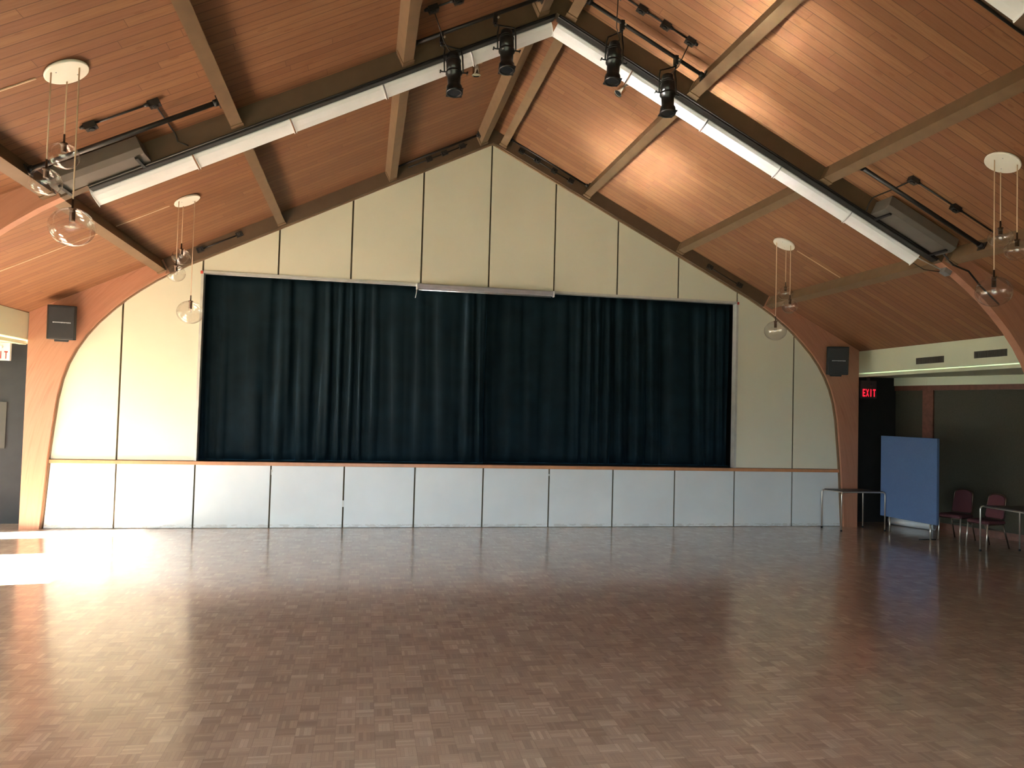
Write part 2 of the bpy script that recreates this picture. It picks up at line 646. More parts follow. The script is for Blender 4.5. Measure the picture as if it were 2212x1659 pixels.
# arches -------------------------------------------------------------
def arch(y_near, y_far, with_strip=False):
    mb = MB()
    for s in (-1, 1):
        inner_lo = [(s * x, z) for x, z in PROF if x >= 5.38]           # bare fir leg and haunch
        pj = (s * 5.38, 4.245)
        deck_j = (s * 5.49, zdeck(5.49))
        lo = inner_lo + [deck_j, (s * 7.46, zdeck(7.46)), (s * 7.46, 0)]
        hi = [pj, (s * 5.1, 4.407), (0, ZA), (0, zdeck(0)), deck_j]
        for poly, mi in ((lo, 0), (hi, 1)):
            mb.prism(poly, lambda p: (p[0], y_near, p[1]), lambda p: (p[0], y_far, p[1]), mi)
    o = mb.build('roof_arch', [M_GLULAM, M_BROWNPAINT])
    return struct(o)

ARCHES = [(-0.10, 0.14), (-4.68, -4.55), (-8.29, -8.16)]
for a in ARCHES:
    arch(*a)

# purlins ------------------------------------------------------------
for bi, (ya, yb) in enumerate(((-4.55, -0.10), (-8.16, -4.68))):
    for s in (-1, 1):
        for t in (0.18, 1.96, 4.03, 6.12):
            mb = MB()
            hw = 0.065
            bot, top = (0.03, DECK + 0.005)
            p = [R(s, t - hw, bot, ya), R(s, t + hw, bot, ya), R(s, t + hw, bot, yb), R(s, t - hw, bot, yb),
                 R(s, t - hw, top, ya), R(s, t + hw, top, ya), R(s, t + hw, top, yb), R(s, t - hw, top, yb)]
            mb.hexa(p)
            pu = struct(mb.build('roof_purlin', M_PURLIN))
            for ye, d in ((ya, 1), (yb, -1)):
                h = MB()
                y1 = ye + d * 0.09
                for q0, q1, b0, b1 in ((t - hw - 0.008, t - hw, bot - 0.01, top - 0.03), (t + hw, t + hw + 0.008, bot - 0.01, top - 0.03),
                                       (t - hw - 0.008, t + hw + 0.008, bot - 0.012, bot)):
                    h.hexa([R(s, q0, b0, ye), R(s, q1, b0, ye), R(s, q1, b0, y1), R(s, q0, b0, y1),
                            R(s, q0, b1, ye), R(s, q1, b1, ye), R(s, q1, b1, y1), R(s, q0, b1, y1)])
                h.build('hanger', M_PURLIN, pu)

# stage wall ----------------------------------------------------------
G = 0.015
back = MB()
# dark board behind the panels, with the proscenium opening left out
XO, ZO0, ZO1 = 4.875, 1.12, 4.29
def wall_poly(x0, x1, zb):
    n = max(1, int(abs(x1 - x0) / 0.08))
    xs = [x0 + (x1 - x0) * i / n for i in range(n + 1)]
    return [(x0, zb)] + [(x, prof_z(x)) for x in xs] + [(x1, zb)]
for x0, x1, zb in ((-7.10, -XO, 1.1), (-XO, 0, ZO1), (0, XO, ZO1), (XO, 7.10, 1.1)):
    pl = wall_poly(x0, x1, zb)
    back.prism(pl, lambda p: (p[0], 0.022, p[1]), lambda p: (p[0], 0.12, p[1]))
back.box((-7.3, 0.022, 0.0), (7.3, 0.12, 1.1))
wall = struct(back.build('wall_back', M_SEAM))
edges = [-7.12, -5 * 1.22, -4 * 1.22, -3 * 1.22, -2 * 1.22, -1.22, 0, 1.22, 2 * 1.22, 3 * 1.22, 4 * 1.22, 5 * 1.22, 7.12]
up_p = MB()
for a, b in zip(edges[:-1], edges[1:]):
    zb = ZO1 + 0.03 if -4.9 < (a + b) / 2 < 4.9 else 1.125
    xa = a + (G if a > -7 else 0.0)
    xb = b - (G if b < 7 else 0.0)
    xa, xb = max(xa, -7.095), min(xb, 7.095)
    pl = wall_poly(xa, xb, zb)
    pl = [(x, z - (0.012 if i not in (0, len(pl) - 1) else 0)) for i, (x, z) in enumerate(pl)]
    up_p.prism(pl, lambda p: (p[0], 0.0, p[1]), lambda p: (p[0], 0.024, p[1]))
up_p.build('wall_panelling', M_CREAM, wall)
lo_p = MB()
for a, b in zip(edges[:-1], edges[1:]):
    xa = a + (G * 0.9 if a > -7 else 0.02)
    xb = b - (G * 0.9 if b < 7 else 0.02)
    tx0 = xa if a > -7 else -7.08
    tx1 = xb if b < 7 else 7.09
    bx0 = xa if a > -7 else -7.14
    bx1 = xb if b < 7 else 7.15
    lo_p.hexa([(bx0, 0, 0.006), (bx1, 0, 0.006), (bx1, 0.024, 0.006), (bx0, 0.024, 0.006),
               (tx0, 0, 1.058), (tx1, 0, 1.058), (tx1, 0.024, 1.058), (tx0, 0.024, 1.058)])
lo_p.build('stage_front_panelling', M_PANEL, wall)
hd = MB()                                                   # latches and a keyhole plate in the panel joints
hd.box((-3.655, -0.004, 0.95), (-3.63, 0.003, 0.99))
hd.box((-3.655, -0.004, 0.90), (-3.648, 0.003, 0.95))
hd.box((-2.455, -0.006, 0.36), (-2.425, 0.0, 0.47))
hd.box((1.205, -0.004, 0.93), (1.235, 0.003, 0.965))
hd.build('panel_latch', M_FRAME, wall)

mb = MB()
mb.box((-7.12, -0.045, 1.058), (7.10, 0.03, 1.118))
struct(mb.build('trim_1', M_LEDGE, bevel=0.006))
mb = MB()
mb.box((-XO - 0.0, -0.012, ZO1 - 0.005), (XO + 0.0, 0.14, ZO1 + 0.035))
mb.box((-XO - 0.03, -0.012, ZO0), (-XO + 0.012, 0.14, ZO1 + 0.035))
mb.box((XO - 0.012, -0.012, ZO0), (XO + 0.03, 0.14, ZO1 + 0.035))
struct(mb.build('trim_2', M_FRAME))
# thin bead where the panelling meets the arch
mb = MB()
for s in (-1, 1):
    pts = [(s * x, z) for x, z in PROF] + [(0, ZA)]
    for (xa, za), (xb, zb) in zip(pts[:-1], pts[1:]):
        d = Vector((xb - xa, 0, zb - za)).normalized()
        nrm = Vector((-d.z, 0, d.x))
        if nrm.dot(Vector((-s, 0, -1))) < 0:
            nrm = -nrm
        a, b = Vector((xa, 0, za)), Vector((xb, 0, zb))
        p = [a, b, b + nrm * 0.018, a + nrm * 0.018]
        mb.hexa([Vector((q.x, -0.05, q.z)) for q in p] + [Vector((q.x, 0.02, q.z)) for q in p])
struct(mb.build('trim_3', M_PURLIN))
# stage behind the curtain
mb = MB()
mb.box((-5.3, 0.12, 1.0), (5.3, 1.6, 1.11))
mb.box((-5.3, 1.6, 1.0), (5.3, 1.7, 4.8))
mb.box((-5.4, 0.14, 1.0), (-5.3, 1.7, 4.8))
mb.box((5.3, 0.14, 1.0), (5.4, 1.7, 4.8))
mb.box((-5.3, 0.14, 4.7), (5.3, 1.7, 4.8))
struct(mb.build('floor_stage', M_STAGE))

# side aisles ----------------------------------------------------------
for s, nm in ((-1, 'left'), (1, 'right')):
    mb = MB()
    mb.box(*[tuple(v) for v in ((min(s * 7.47, s * 7.57), YB, 3.035), (max(s * 7.47, s * 7.57), 0.02, zdeck(7.53) + 0.02))])
    hw_ = struct(mb.build('wall_header_' + nm, M_HEADER))
    lip = MB()
    lip.box((min(s * 7.515, s * 7.62), YB, 2.955), (max(s * 7.515, s * 7.62), 0.0, 3.015))
    lip.build('lip_moulding', M_HEADER, hw_, bevel=0.008)
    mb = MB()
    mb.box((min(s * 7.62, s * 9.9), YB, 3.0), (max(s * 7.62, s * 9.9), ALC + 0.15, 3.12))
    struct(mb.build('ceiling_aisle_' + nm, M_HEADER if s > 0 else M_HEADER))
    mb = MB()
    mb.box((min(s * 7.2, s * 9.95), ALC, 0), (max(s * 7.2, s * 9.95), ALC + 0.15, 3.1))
    struct(mb.build('wall_recess_' + nm, M_SHADEWALL if s < 0 else M_BLACKWALL))
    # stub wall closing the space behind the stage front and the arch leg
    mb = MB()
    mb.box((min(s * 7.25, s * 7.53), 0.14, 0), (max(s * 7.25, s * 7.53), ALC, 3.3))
    struct(mb.build('wall_return_' + nm, M_SHADEWALL if s < 0 else M_BLACKWALL))

# door in the left recess, a paler panel on it
mb = MB()
mb.box((-8.32, ALC - 0.03, 1.25), (-7.98, ALC, 2.02))
o = mb.build('notice_board', simple('grey_notice_board', (0.065, 0.064, 0.058), 0.7))
tag(o, 'dim grey board on the dark wall of the left recess, below the exit sign', 'notice board')

# partition along the right aisle, slightly canted, with dark red framing
PP = [(8.80, ALC), (8.99, -0.17), (9.52, -1.95), (9.70, -2.9), (9.78, -6.0), (9.78, YB)]
mb = MB(); band = MB(); top = MB(); base = MB()
def wallseg(m, a, b, z0, z1, off0, off1):
    a, b = Vector((*a, 0)), Vector((*b, 0))
    d = (b - a).normalized()
    n = Vector((d.y, -d.x, 0))
    if n.x > 0:
        n = -n
    p = [a + n * off0, b + n * off0, b + n * off1, a + n * off1]
    m.hexa([Vector((q.x, q.y, z0)) for q in p] + [Vector((q.x, q.y, z1)) for q in p])
for a, b in zip(PP[:-1], PP[1:]):
    wallseg(mb, a, b, 0, 3.0, -0.1, 0.0)
    wallseg(band, a, b, 2.835, 3.0, 0.0, 0.06)
    wallseg(top, a, b, 2.735, 2.835, 0.0, 0.035)
    wallseg(base, a, b, 0.0, 0.13, 0.0, 0.025)
wr_ = struct(mb.build('wall_right', M_PARTITION))
band.build('pale_bulkhead', M_HEADER, wr_)
struct(top.build('trim_4', M_REDWOOD))
struct(base.build('baseboard_right', M_REDWOOD))
mb = MB()
wallseg(mb, (8.965, -0.06), (9.025, -0.28), 0.13, 2.735, 0.0, 0.04)
struct(mb.build('trim_5', M_REDWOOD))

# glazed wall on the left ------------------------------------------------
mb = MB()
ys = [YB]
zt = 3.0
ws = sorted(WINDOWS)
prev = YB
for y0, y1, z0, z1 in ws:
    mb.box((WX - 0.12, prev, 0), (WX, y0, zt))
    if z0 > 0:
        mb.box((WX - 0.12, y0, 0), (WX, y1, z0))
    mb.box((WX - 0.12, y0, z1), (WX, y1, zt))
    prev = y1
mb.box((WX - 0.12, prev, 0), (WX, ALC + 0.15, zt))
struct(mb.build('wall_left', M_CREAM))
for i, (y0, y1, z0, z1) in enumerate(ws):
    fr = MB()
    w = 0.045
    for a, b in (((y0, z0), (y0 + w, z1)), ((y1 - w, z0), (y1, z1)), ((y0, z0), (y1, z0 + w)), ((y0, z1 - w), (y1, z1))):
        fr.box((WX - 0.09, a[0], a[1]), (WX - 0.03, b[0], b[1]))
    f = struct(fr.build('window_%d' % (i + 1), M_FRAME))
    g = MB()
    g.add([(WX - 0.06, y0 + w, z0 + w), (WX - 0.06, y1 - w, z0 + w), (WX - 0.06, y1 - w, z1 - w), (WX - 0.06, y0 + w, z1 - w)], [(0, 1, 2, 3)])
    g.build('pane', M_GLASS, f)
mb = MB()
prev = -9.95
for x0, x1, z0, z1 in FRONT_FILL_WINDOWS:
    mb.box((prev, YB - 0.12, -0.1), (x0, YB, 3.12))
    mb.box((x0, YB - 0.12, -0.1), (x1, YB, z0))
    mb.box((x0, YB - 0.12, z1), (x1, YB, 3.12))
    prev = x1
mb.box((prev, YB - 0.12, -0.1), (9.95, YB, 3.12))
p = [(-7.62, 3.0), (7.62, 3.0), (7.62, zdeck(7.62)), (0, zdeck(0) + 0.1), (-7.62, zdeck(7.62))]
mb.prism(p, lambda q: (q[0], YB - 0.12, q[1]), lambda q: (q[0], YB, q[1]))
struct(mb.build('wall_front', M_CREAM))
for i, (x0, x1, z0, z1) in enumerate(FRONT_FILL_WINDOWS):
    fr = MB()
    w = 0.05
    for a, b in (((x0, z0), (x0 + w, z1)), ((x1 - w, z0), (x1, z1)), ((x0, z0), (x1, z0 + w)), ((x0, z1 - w), (x1, z1))):
        fr.box((a[0], YB - 0.09, a[1]), (b[0], YB - 0.03, b[1]))
    f = struct(fr.build('window_%d' % (len(ws) + i + 1), M_FRAME))  # added fill window, out of view
    g = MB()
    g.add([(x0 + w, YB - 0.06, z0 + w), (x1 - w, YB - 0.06, z0 + w), (x1 - w, YB - 0.06, z1 - w), (x0 + w, YB - 0.06, z1 - w)], [(0, 1, 2, 3)])
    g.build('pane', M_GLASS, f)
# gable closure above the recesses
mb = MB()
mb.prism([(-7.62, 3.0), (7.62, 3.0), (7.62, zdeck(7.62)), (0, zdeck(0) + 0.1), (-7.62, zdeck(7.62))],
         lambda q: (q[0], 1.75, q[1]), lambda q: (q[0], 1.85, q[1]))
for s in (-1, 1):
    xe = s * 7.62
    pq = [(0, 0.2, zdeck(0)), (xe, 0.2, zdeck(xe)), (xe, 1.8, zdeck(xe)), (0, 1.8, zdeck(0))]
    mb.hexa(pq + [(a, b, c + 0.12) for a, b, c in pq])
struct(mb.build('wall_gable', M_STAGE))

# ------------------------------------------------------------------ curtains
def curtain(x0, x1, label, seed, yc):
    rnd = random.Random(seed)
    t = thing('stage_curtain', label, 'curtain', ((x0 + x1) / 2, yc, 1.13), 'stage curtains')
    n = 520
    folds = [(rnd.uniform(0, 6.28), rnd.uniform(6, 9), rnd.uniform(0.4, 1)) for _ in range(4)]
    # irregular pleats: cumulative phase with varying pitch
    ph, phs = 0.0, []
    f = 0
    for i in range(n + 1):
        x = x0 + (x1 - x0) * i / n
        f = 20 + 9 * math.sin(x * 2.3 + seed) + 6 * math.sin(x * 5.1 + 1.3 * seed)
        phs.append(ph)
        ph += f * (x1 - x0) / n
    nz = 16
    rows = []
    for j in range(nz + 1):
        z = 1.135 + (4.36 - 1.135) * j / nz
        k = j / nz
        row = []
        for i in range(n + 1):
            x = x0 + (x1 - x0) * i / n
            a = 0.028 + 0.014 * math.sin(x * 1.7 + seed)
            p1 = phs[i]
            w = math.sin(p1 + 0.5 * math.sin(3 * k + x * 1.3)) + 0.35 * math.sin(2.1 * p1 + 1.4 * k + seed)
            w = math.copysign(abs(w) ** 0.75, w)
            amp = a * (1.15 - 0.55 * k ** 2)
            row.append((x + 0.012 * math.sin(p1 * 0.5 + 4 * k), yc + amp * w, z))
        rows.append(row)
    mb = MB()
    vs = [p for r in rows for p in r]
    m_ = n + 1
    fs = [(j * m_ + i, j * m_ + i + 1, (j + 1) * m_ + i + 1, (j + 1) * m_ + i) for j in range(nz) for i in range(n)]
    mb.add(vs, fs, 0, True)
    o = part(mb, 'drape', M_VELVET, t)
    sd_ = o.modifiers.new('solid', 'SOLIDIFY')
    sd_.thickness = 0.006
    h = MB()
    h.box((x0, yc - 0.06, 1.122), (x1, yc + 0.06, 1.137))
    part(h, 'hem', M_VELVET, t)
curtain(-4.93, 0.02, 'left half of the dark teal velvet stage curtain, catching the light', 1.0, 0.27)
curtain(-0.08, 4.93, 'right half of the dark teal velvet stage curtain, in deeper shade', 2.6, 0.43)

# rolled projection screen over the opening
t = thing('projection_screen', 'rolled up grey projection screen case across the top of the stage opening', 'projection screen', (-0.05, -0.05, 4.24))
mb = MB()
pr = [(-0.075, 4.305), (-0.075, 4.235), (-0.055, 4.215), (-0.015, 4.215), (-0.015, 4.305)]
mb.prism(pr, lambda p: (-1.28, p[0], p[1]), lambda p: (1.20, p[0], p[1]))
part(mb, 'case', simple('grey_screen_case', (0.36, 0.36, 0.40), 0.4, 0.3), t, bevel=0.004)
mb = MB()
mb.tube([(-1.26, -0.05, 4.205), (1.16, -0.05, 4.205)], 0.014, 10)
part(mb, 'batten', M_GALV, t)
for x in (-1.29, 1.205):
    mb = MB()
    mb.box((x - 0.012, -0.08, 4.205), (x + 0.012, -0.01, 4.31))
    part(mb, 'end_cap', M_WHITE, t)
mb = MB()
mb.tube([(-1.29, -0.07, 4.22), (-1.30, -0.07, 4.12), (-1.315, -0.07, 4.05)], 0.006, 6)
part(mb, 'pull_cord', M_WHITE, t)

# ------------------------------------------------------------------ strip reflectors under the second arch
def strip_light(s, x0, x1, ya, label, group, perp_off=0.0):
    t0, t1 = x0 / CA + 0.006, x1 / CA - 0.006
    loc = R(s, (t0 + t1) / 2, -0.1, ya)
    t = thing('strip_light', label, 'light', loc, group)
    prof = [(0.0, -0.005), (-0.012, -0.05), (0.004, -0.085), (0.05, -0.130), (0.10, -0.165), (0.108, -0.158), (0.075, -0.06), (0.07, -0.005)]
    mb = MB()
    mb.prism(prof, lambda p: R(s, t0, p[1] + perp_off, ya + p[0]), lambda p: R(s, t1, p[1] + perp_off, ya + p[0]))
    part(mb, 'reflector', M_WHITE, t)
    big = [(-0.006, -0.0), (-0.02, -0.055), (-0.002, -0.094), (0.045, -0.140), (0.10, -0.180), (0.115, -0.160), (0.08, -0.05), (0.075, 0.0)]
    for ta, tb in ((t0 - 0.003, t0 + 0.004), (t1 - 0.004, t1 + 0.003)):
        mb = MB()
        mb.prism(big, lambda p: R(s, ta, p[1] + perp_off, ya + p[0]), lambda p: R(s, tb, p[1] + perp_off, ya + p[0]))
        part(mb, 'end_plate', M_WHITE, t)
    return t
ORD = ['uppermost', 'second from the top', 'middle', 'second from the bottom', 'lowest']
for s, nm in ((-1, 'left'), (1, 'right')):
    for i in range(5):
        strip_light(s, i * 1.03 + (0.01 if i else 0.06), (i + 1) * 1.03, -4.56,
                    'white strip light trough, %s slope of the nearer arch, %s of five' % (nm, ORD[i]),
                    'white strip light troughs under the nearer arch')
strip_light(1, 1.9, 2.95, -8.45, 'white strip light trough in the top right corner, cut by the frame', None)

mb = MB()
mb.tube([R(1, 1.9, -0.012, -8.155), R(1, 3.6, -0.012, -8.155)], 0.012, 8)
tag(mb.build('arch_conduit', M_BLACK, None, R(1, 2.8, -0.012, -8.155)), 'black conduit along the arch in the top right corner', 'electrical conduit')

# ------------------------------------------------------------------ pendant clusters
def pendant(label, disc, s, globes):
    c = Vector(disc)
    nrm = Vector((s * SA, 0, CA))                           # square to the deck
    zt_ = zdeck(c.x)
    c = Vector((c.x, c.y, zt_)) - nrm * 0.002
    t = thing('pendant_light', label, 'pendant light', c, 'triple globe pendant lights')
    mb = MB()
    mb.lathe([(0, 0.168), (-0.012, 0.178), (-0.026, 0.178), (-0.030, 0.172)], c, nrm, 48)
    cp = part(mb, 'canopy', M_CANOPY, t)
    for a in (0.9, 4.0):
        sc = MB()
        q = c - nrm * 0.031 + Vector((0.09 * math.cos(a), 0.09 * math.sin(a), 0)) - Vector((0, 0, TA * s * 0.09 * math.cos(a)))
        sc.lathe([(0, 0.006), (-0.004, 0.004)], q, nrm, 8)
        part(sc, 'screw', M_GALV, cp)
    for (gx, gy, gz, r) in globes:
        ztop = zdeck(gx) - 0.03 / CA
        sq = 0.90
        ztg = gz + r * sq
        cm = MB()
        cm.tube([(gx, gy, ztg + 0.07), (gx, gy, ztop)], 0.0065, 6)
        cord = part(cm, 'cord', M_CORD, t)
        sk = MB()
        sk.lathe([(0.075, 0.008), (0.0, 0.010), (0.0, 0.030), (-0.012, 0.030), (-0.012, 0.022), (-r * 0.62, 0.022), (-r * 0.62, 0.014)], (gx, gy, ztg), (0, 0, 1), 16)
        part(sk, 'socket', M_SOCKET, cord)
        gm = MB()
        n = 20
        pr = [(-math.cos(PI * i / n) * r * sq, math.sin(PI * i / n) * r) for i in range(n + 1) if math.sin(PI * i / n) * r > 0.02 or i < n / 2]
        gm.lathe(pr, (gx, gy, gz), (0, 0, 1), 40, caps=False)
        gl = part(gm, 'globe', M_GLOBE, t)
        b = MB()
        br = 0.026
        b.lathe([(-math.cos(PI * i / 10) * br, math.sin(PI * i / 10) * br) for i in range(11)], (gx, gy, ztg - r * 0.62 - br), (0, 0, 1), 16)
        part(b, 'bulb', M_GLOBE, gl)

pendant('three clear globe pendant at the upper left, nearest on the left', (-4.685, -6.58, 4.83), -1,
        [(-4.759, -6.668, 3.879, .124), (-4.715, -6.454, 4.168, .124), (-4.572, -6.598, 3.534, .178)])
pendant('three clear globe pendant at the left, hanging in front of the curtain edge', (-4.629, -2.46, 4.854), -1,
        [(-4.694, -2.593, 3.835, .124), (-4.697, -2.336, 4.112, .124), (-4.540, -2.372, 3.343, .178)])
pendant('three clear globe pendant at the right, in front of the far cream panels', (4.498, -2.29, 4.919), 1,
        [(4.398, -2.222, 3.521, .178), (4.606, -2.157, 4.154, .124), (4.546, -2.393, 3.905, .124)])
pendant('three clear globe pendant at the far right edge, nearest on the right', (4.53, -6.542, 4.903), 1,
        [(4.440, -6.52, 3.52, .178), (4.616, -6.419, 4.136, .124), (4.599, -6.65, 3.955, .124)])

# ------------------------------------------------------------------ pipe rails
def rail(s, t0, t1, y, perp, label, r=0.022, group='black pipe rails between the purlins'):
    a, b = R(s, t0, perp, y), R(s, t1, perp, y)
    t = thing('lighting_rail', label, 'pipe', (a + b) / 2, group)
    mb = MB()
    mb.tube([a, b], r, 14)
    part(mb, 'pipe', M_BLACK, t)
    d = (b - a).normalized()
    side_v = Vector((0, 1, 0))
    nv = d.cross(side_v)
    for p, sg in ((a, 1), (b, -1)):
        f = MB()
        f.obox(p + d * sg * 0.006, d * 0.006, side_v * 0.055, nv * 0.05)
        f.lathe([(0.0, r + 0.012), (0.045, r + 0.010)], p + d * sg * 0.01, d * sg, 14)
        part(f, 'flange', M_BLACK, t)
rail(-1, 4.10, 6.05, -5.29, 0.10, 'black pipe rail on the lower left roof slope, beside the left pendant', 0.026)
rail(-1, 0.25, 1.89, -5.00, 0.10, 'black pipe rail by the ridge on the left slope, carrying two spotlights')
rail(1, 0.25, 1.89, -5.10, 0.08, 'black pipe rail by the ridge on the right slope, carrying two spotlights')
rail(1, 4.10, 6.05, -5.27, 0.10, 'black pipe rail on the lower right roof slope, above the long box', 0.026)
rail(-1, 0.25, 1.89, -0.32, 0.16, 'black pipe rail close to the stage wall, left of the ridge', 0.018, None)
rail(1, 0.25, 1.89, -0.22, 0.17, 'black pipe rail close to the stage wall, right of the ridge', 0.016, None)

def outlet_run(label, s, ts, y, perp, on_face=False, ends=(0, 0), cable=None):
    loc = R(s, ts[0], perp, y)
    t = thing('outlet_conduit', label, 'electrical conduit', loc, None)
    mb = MB()
    a, b = min(ts) - ends[0], max(ts) + ends[1]
    mb.tube([R(s, a, perp, y), R(s, b, perp, y)], 0.011, 8)
    part(mb, 'conduit', M_BLACK, t)
    ax = R(s, 1, 0, 0) - R(s, 0, 0, 0)
    nv = R(s, 0, 1, 0) - R(s, 0, 0, 0)
    yv = Vector((0, 1, 0))
    for q in ts:
        c = R(s, q, perp, y)
        f = MB()
        if on_face:
            f.obox(c - yv * 0.012, ax * 0.055, yv * 0.028, nv * 0.038)
            f.lathe([(0, 0.030), (0.012, 0.026)], c - yv * 0.04, -yv, 14)
        else:
            f.obox(c - nv * 0.012, ax * 0.055, yv * 0.04, nv * 0.03)
            f.lathe([(0, 0.030), (0.014, 0.026)], c - nv * 0.042, -nv, 14)
            f.lathe([(0, 0.026), (0.05, 0.012)], c + ax * 0.05, ax, 10)
        part(f, 'outlet_box', M_BLACK, t)
    if cable:
        c = MB()
        c.tube(cable, 0.009, 6)
        part(c, 'cable', M_BLACK, t)
DP = DECK - 0.02
outlet_run('black conduit with two outlet boxes on the lower left roof slope', -1, [5.30, 4.67], -5.54, DP,
           cable=[R(-1, 4.67, DP, -5.54), R(-1, 4.67, DP, -5.1), R(-1, 4.67, DP, -4.75), R(-1, 4.67, DP - .03, -4.70), R(-1, 4.68, 0.1, -4.70), R(-1, 4.60, 0.02, -4.70)])
outlet_run('black conduit with four outlet boxes near the ridge on the right slope', 1, [0.53, 0.84, 1.17, 1.51], -5.35, DP)
outlet_run('black conduit with two outlet boxes near the ridge on the left slope', -1, [1.34, 1.64], -5.45, DP, ends=(0.35, 0))
outlet_run('black conduit with two outlet boxes on the lower right roof slope', 1, [4.70, 5.36], -5.48, DP, ends=(0, 0.62),
           cable=[R(1, 4.70, DP, -5.48), R(1, 4.70, DP - .02, -5.1), R(1, 4.70, DP - .02, -4.75), R(1, 4.71, 0.12, -4.70), R(1, 4.72, 0.0, -4.70)])
outlet_run('conduit with two outlet boxes on the far arch, lower left', -1, [5.42, 4.74], -0.115, 0.135, True)
outlet_run('conduit with three outlet boxes on the far arch, left of the ridge', -1, [1.22, 0.92, 0.57], -0.115, 0.135, True, ends=(0.1, 0.4))
outlet_run('conduit with four outlet boxes on the far arch, right of the ridge', 1, [0.52, 0.85, 1.21, 1.57], -0.115, 0.12, True)
outlet_run('conduit with two outlet boxes on the far arch, lower right', 1, [4.69, 5.38], -0.115, 0.09, True)

# raceways on the deck leading to the pendants
def raceway(s, t0, t1, y, label):
    mb = MB()
    mb.obox((R(s, t0, DECK - 0.007, y) + R(s, t1, DECK - 0.007, y)) / 2, (R(s, t1, 0, 0) - R(s, t0, 0, 0)) / 2, (0, 0.006, 0), Vector((s * SA, 0, CA)) * 0.005)
    c = (R(s, t0, DECK, y) + R(s, t1, DECK, y)) / 2
    o = mb.build('cable_raceway', M_CORD, None, c)
    tag(o, label, 'cable cover')
raceway(-1, 5.36, 7.9, -6.61, 'thin tan cable cover running down the deck from the nearest left pendant')
raceway(-1, 5.30, 6.04, -2.48, 'thin tan cable cover from the far left pendant down to the lowest purlin')
raceway(-1, 6.2, 8.0, -2.46, 'thin tan cable cover on the deck below the lowest left purlin')
raceway(1, 5.16, 6.04, -2.31, 'thin tan cable cover from the far right pendant down the deck')

# long metal boxes on the near face of the second arch
def metal_box(s, t0, t1, label):
    c = R(s, (t0 + t1) / 2, 0.09, -4.85)
    t = thing('metal_box', label, 'metal box', c, 'long metal boxes on the nearer arch')
    mb = MB()
    p = [(-4.69, 0.0), (-4.69, 0.185), (-5.0, 0.185), (-5.02, 0.05), (-4.97, 0.0)]
    mb.prism(p, lambda q: R(s, t0, q[1], q[0]), lambda q: R(s, t1, q[1], q[0]))
    part(mb, 'housing', M_GREYBOX, t, bevel=0.004)
    for q in (t0 + 0.08, t1 - 0.1):
        b = MB()
        b.hexa([R(s, q, -0.035, -4.98), R(s, q + 0.03, -0.035, -4.98), R(s, q + 0.03, -0.035, -4.66), R(s, q, -0.035, -4.66),
                R(s, q, -0.012, -4.98), R(s, q + 0.03, -0.012, -4.98), R(s, q + 0.03, -0.012, -4.66), R(s, q, -0.012, -4.66)])
        part(b, 'bracket', M_BLACK, t)
metal_box(-1, 5.02, 6.0, 'long grey-brown metal box on the left side of the nearer arch')
metal_box(1, 4.80, 5.9, 'long dark grey metal box on the right side of the nearer arch')

# conduit and added dark slat along the soffit of the second arch, junction box and cables at its right end
for s_, nm, tm in ((-1, 'left', 5.72), (1, 'right', 5.95)):
    c = R(s_, tm / 2, -0.02, -4.62)
    t = thing('soffit_darkener', 'black channel under the %s slope of the nearer arch, added to darken the soffit, conduit alongside' % nm, 'slat', c, 'black slats under the nearer arch')
    mb = MB()
    pf = [(-4.685, -0.002), (-4.685, -0.034), (-4.672, -0.04), (-4.575, -0.04), (-4.565, -0.034), (-4.565, -0.002)]  # added black slat stands in for shade on the arch underside
    mb.prism(pf, lambda q: R(s_, 0.04, q[1], q[0]), lambda q: R(s_, tm, q[1], q[0]))
    part(mb, 'slat', M_BLACK, t)
    mb = MB()
    mb.tube([R(s_, 0.06, -0.018, -4.70), R(s_, tm, -0.018, -4.70)], 0.010, 8)
    part(mb, 'conduit', M_BLACK, t)
c = R(1, 6.17, -0.07, -4.62)
t = thing('junction_box', 'small galvanised junction box at the lower right end of the strip lights', 'junction box', c)
mb = MB()
mb.obox(c, (R(1, 1, 0, 0) - R(1, 0, 0, 0)) * 0.055, (0, 0.05, 0), (R(1, 0, 1, 0) - R(1, 0, 0, 0)) * 0.035)
part(mb, 'box_body', M_GALV, t, bevel=0.004)
mb = MB()
mb.tube([R(1, 6.11, -0.06, -4.59), R(1, 5.85, -0.05, -4.52), R(1, 5.65, -0.05, -4.50)], 0.008, 8)
part(mb, 'conduit_stub', M_GALV, t)
mb = MB()
mb.tube([R(1, 6.12, -0.09, -4.58), R(1, 5.95, -0.14, -4.50), R(1, 5.75, -0.12, -4.46), R(1, 5.6, -0.06, -4.46)], 0.006, 6)
part(mb, 'cable', M_BLACK, t)
mb = MB()
mb.tube([R(1, 5.95, 0.05, -4.75), R(1, 6.15, 0.0, -4.74), R(1, 6.4, 0.05, -4.73), (5.95, -4.72, 3.95), (6.25, -4.71, 3.72)], 0.012, 8)
tag(mb.build('loose_cable', M_BLACK, None, R(1, 6.1, 0, -4.74)), 'loose black cable trailing off the long box down the right haunch', 'cable')

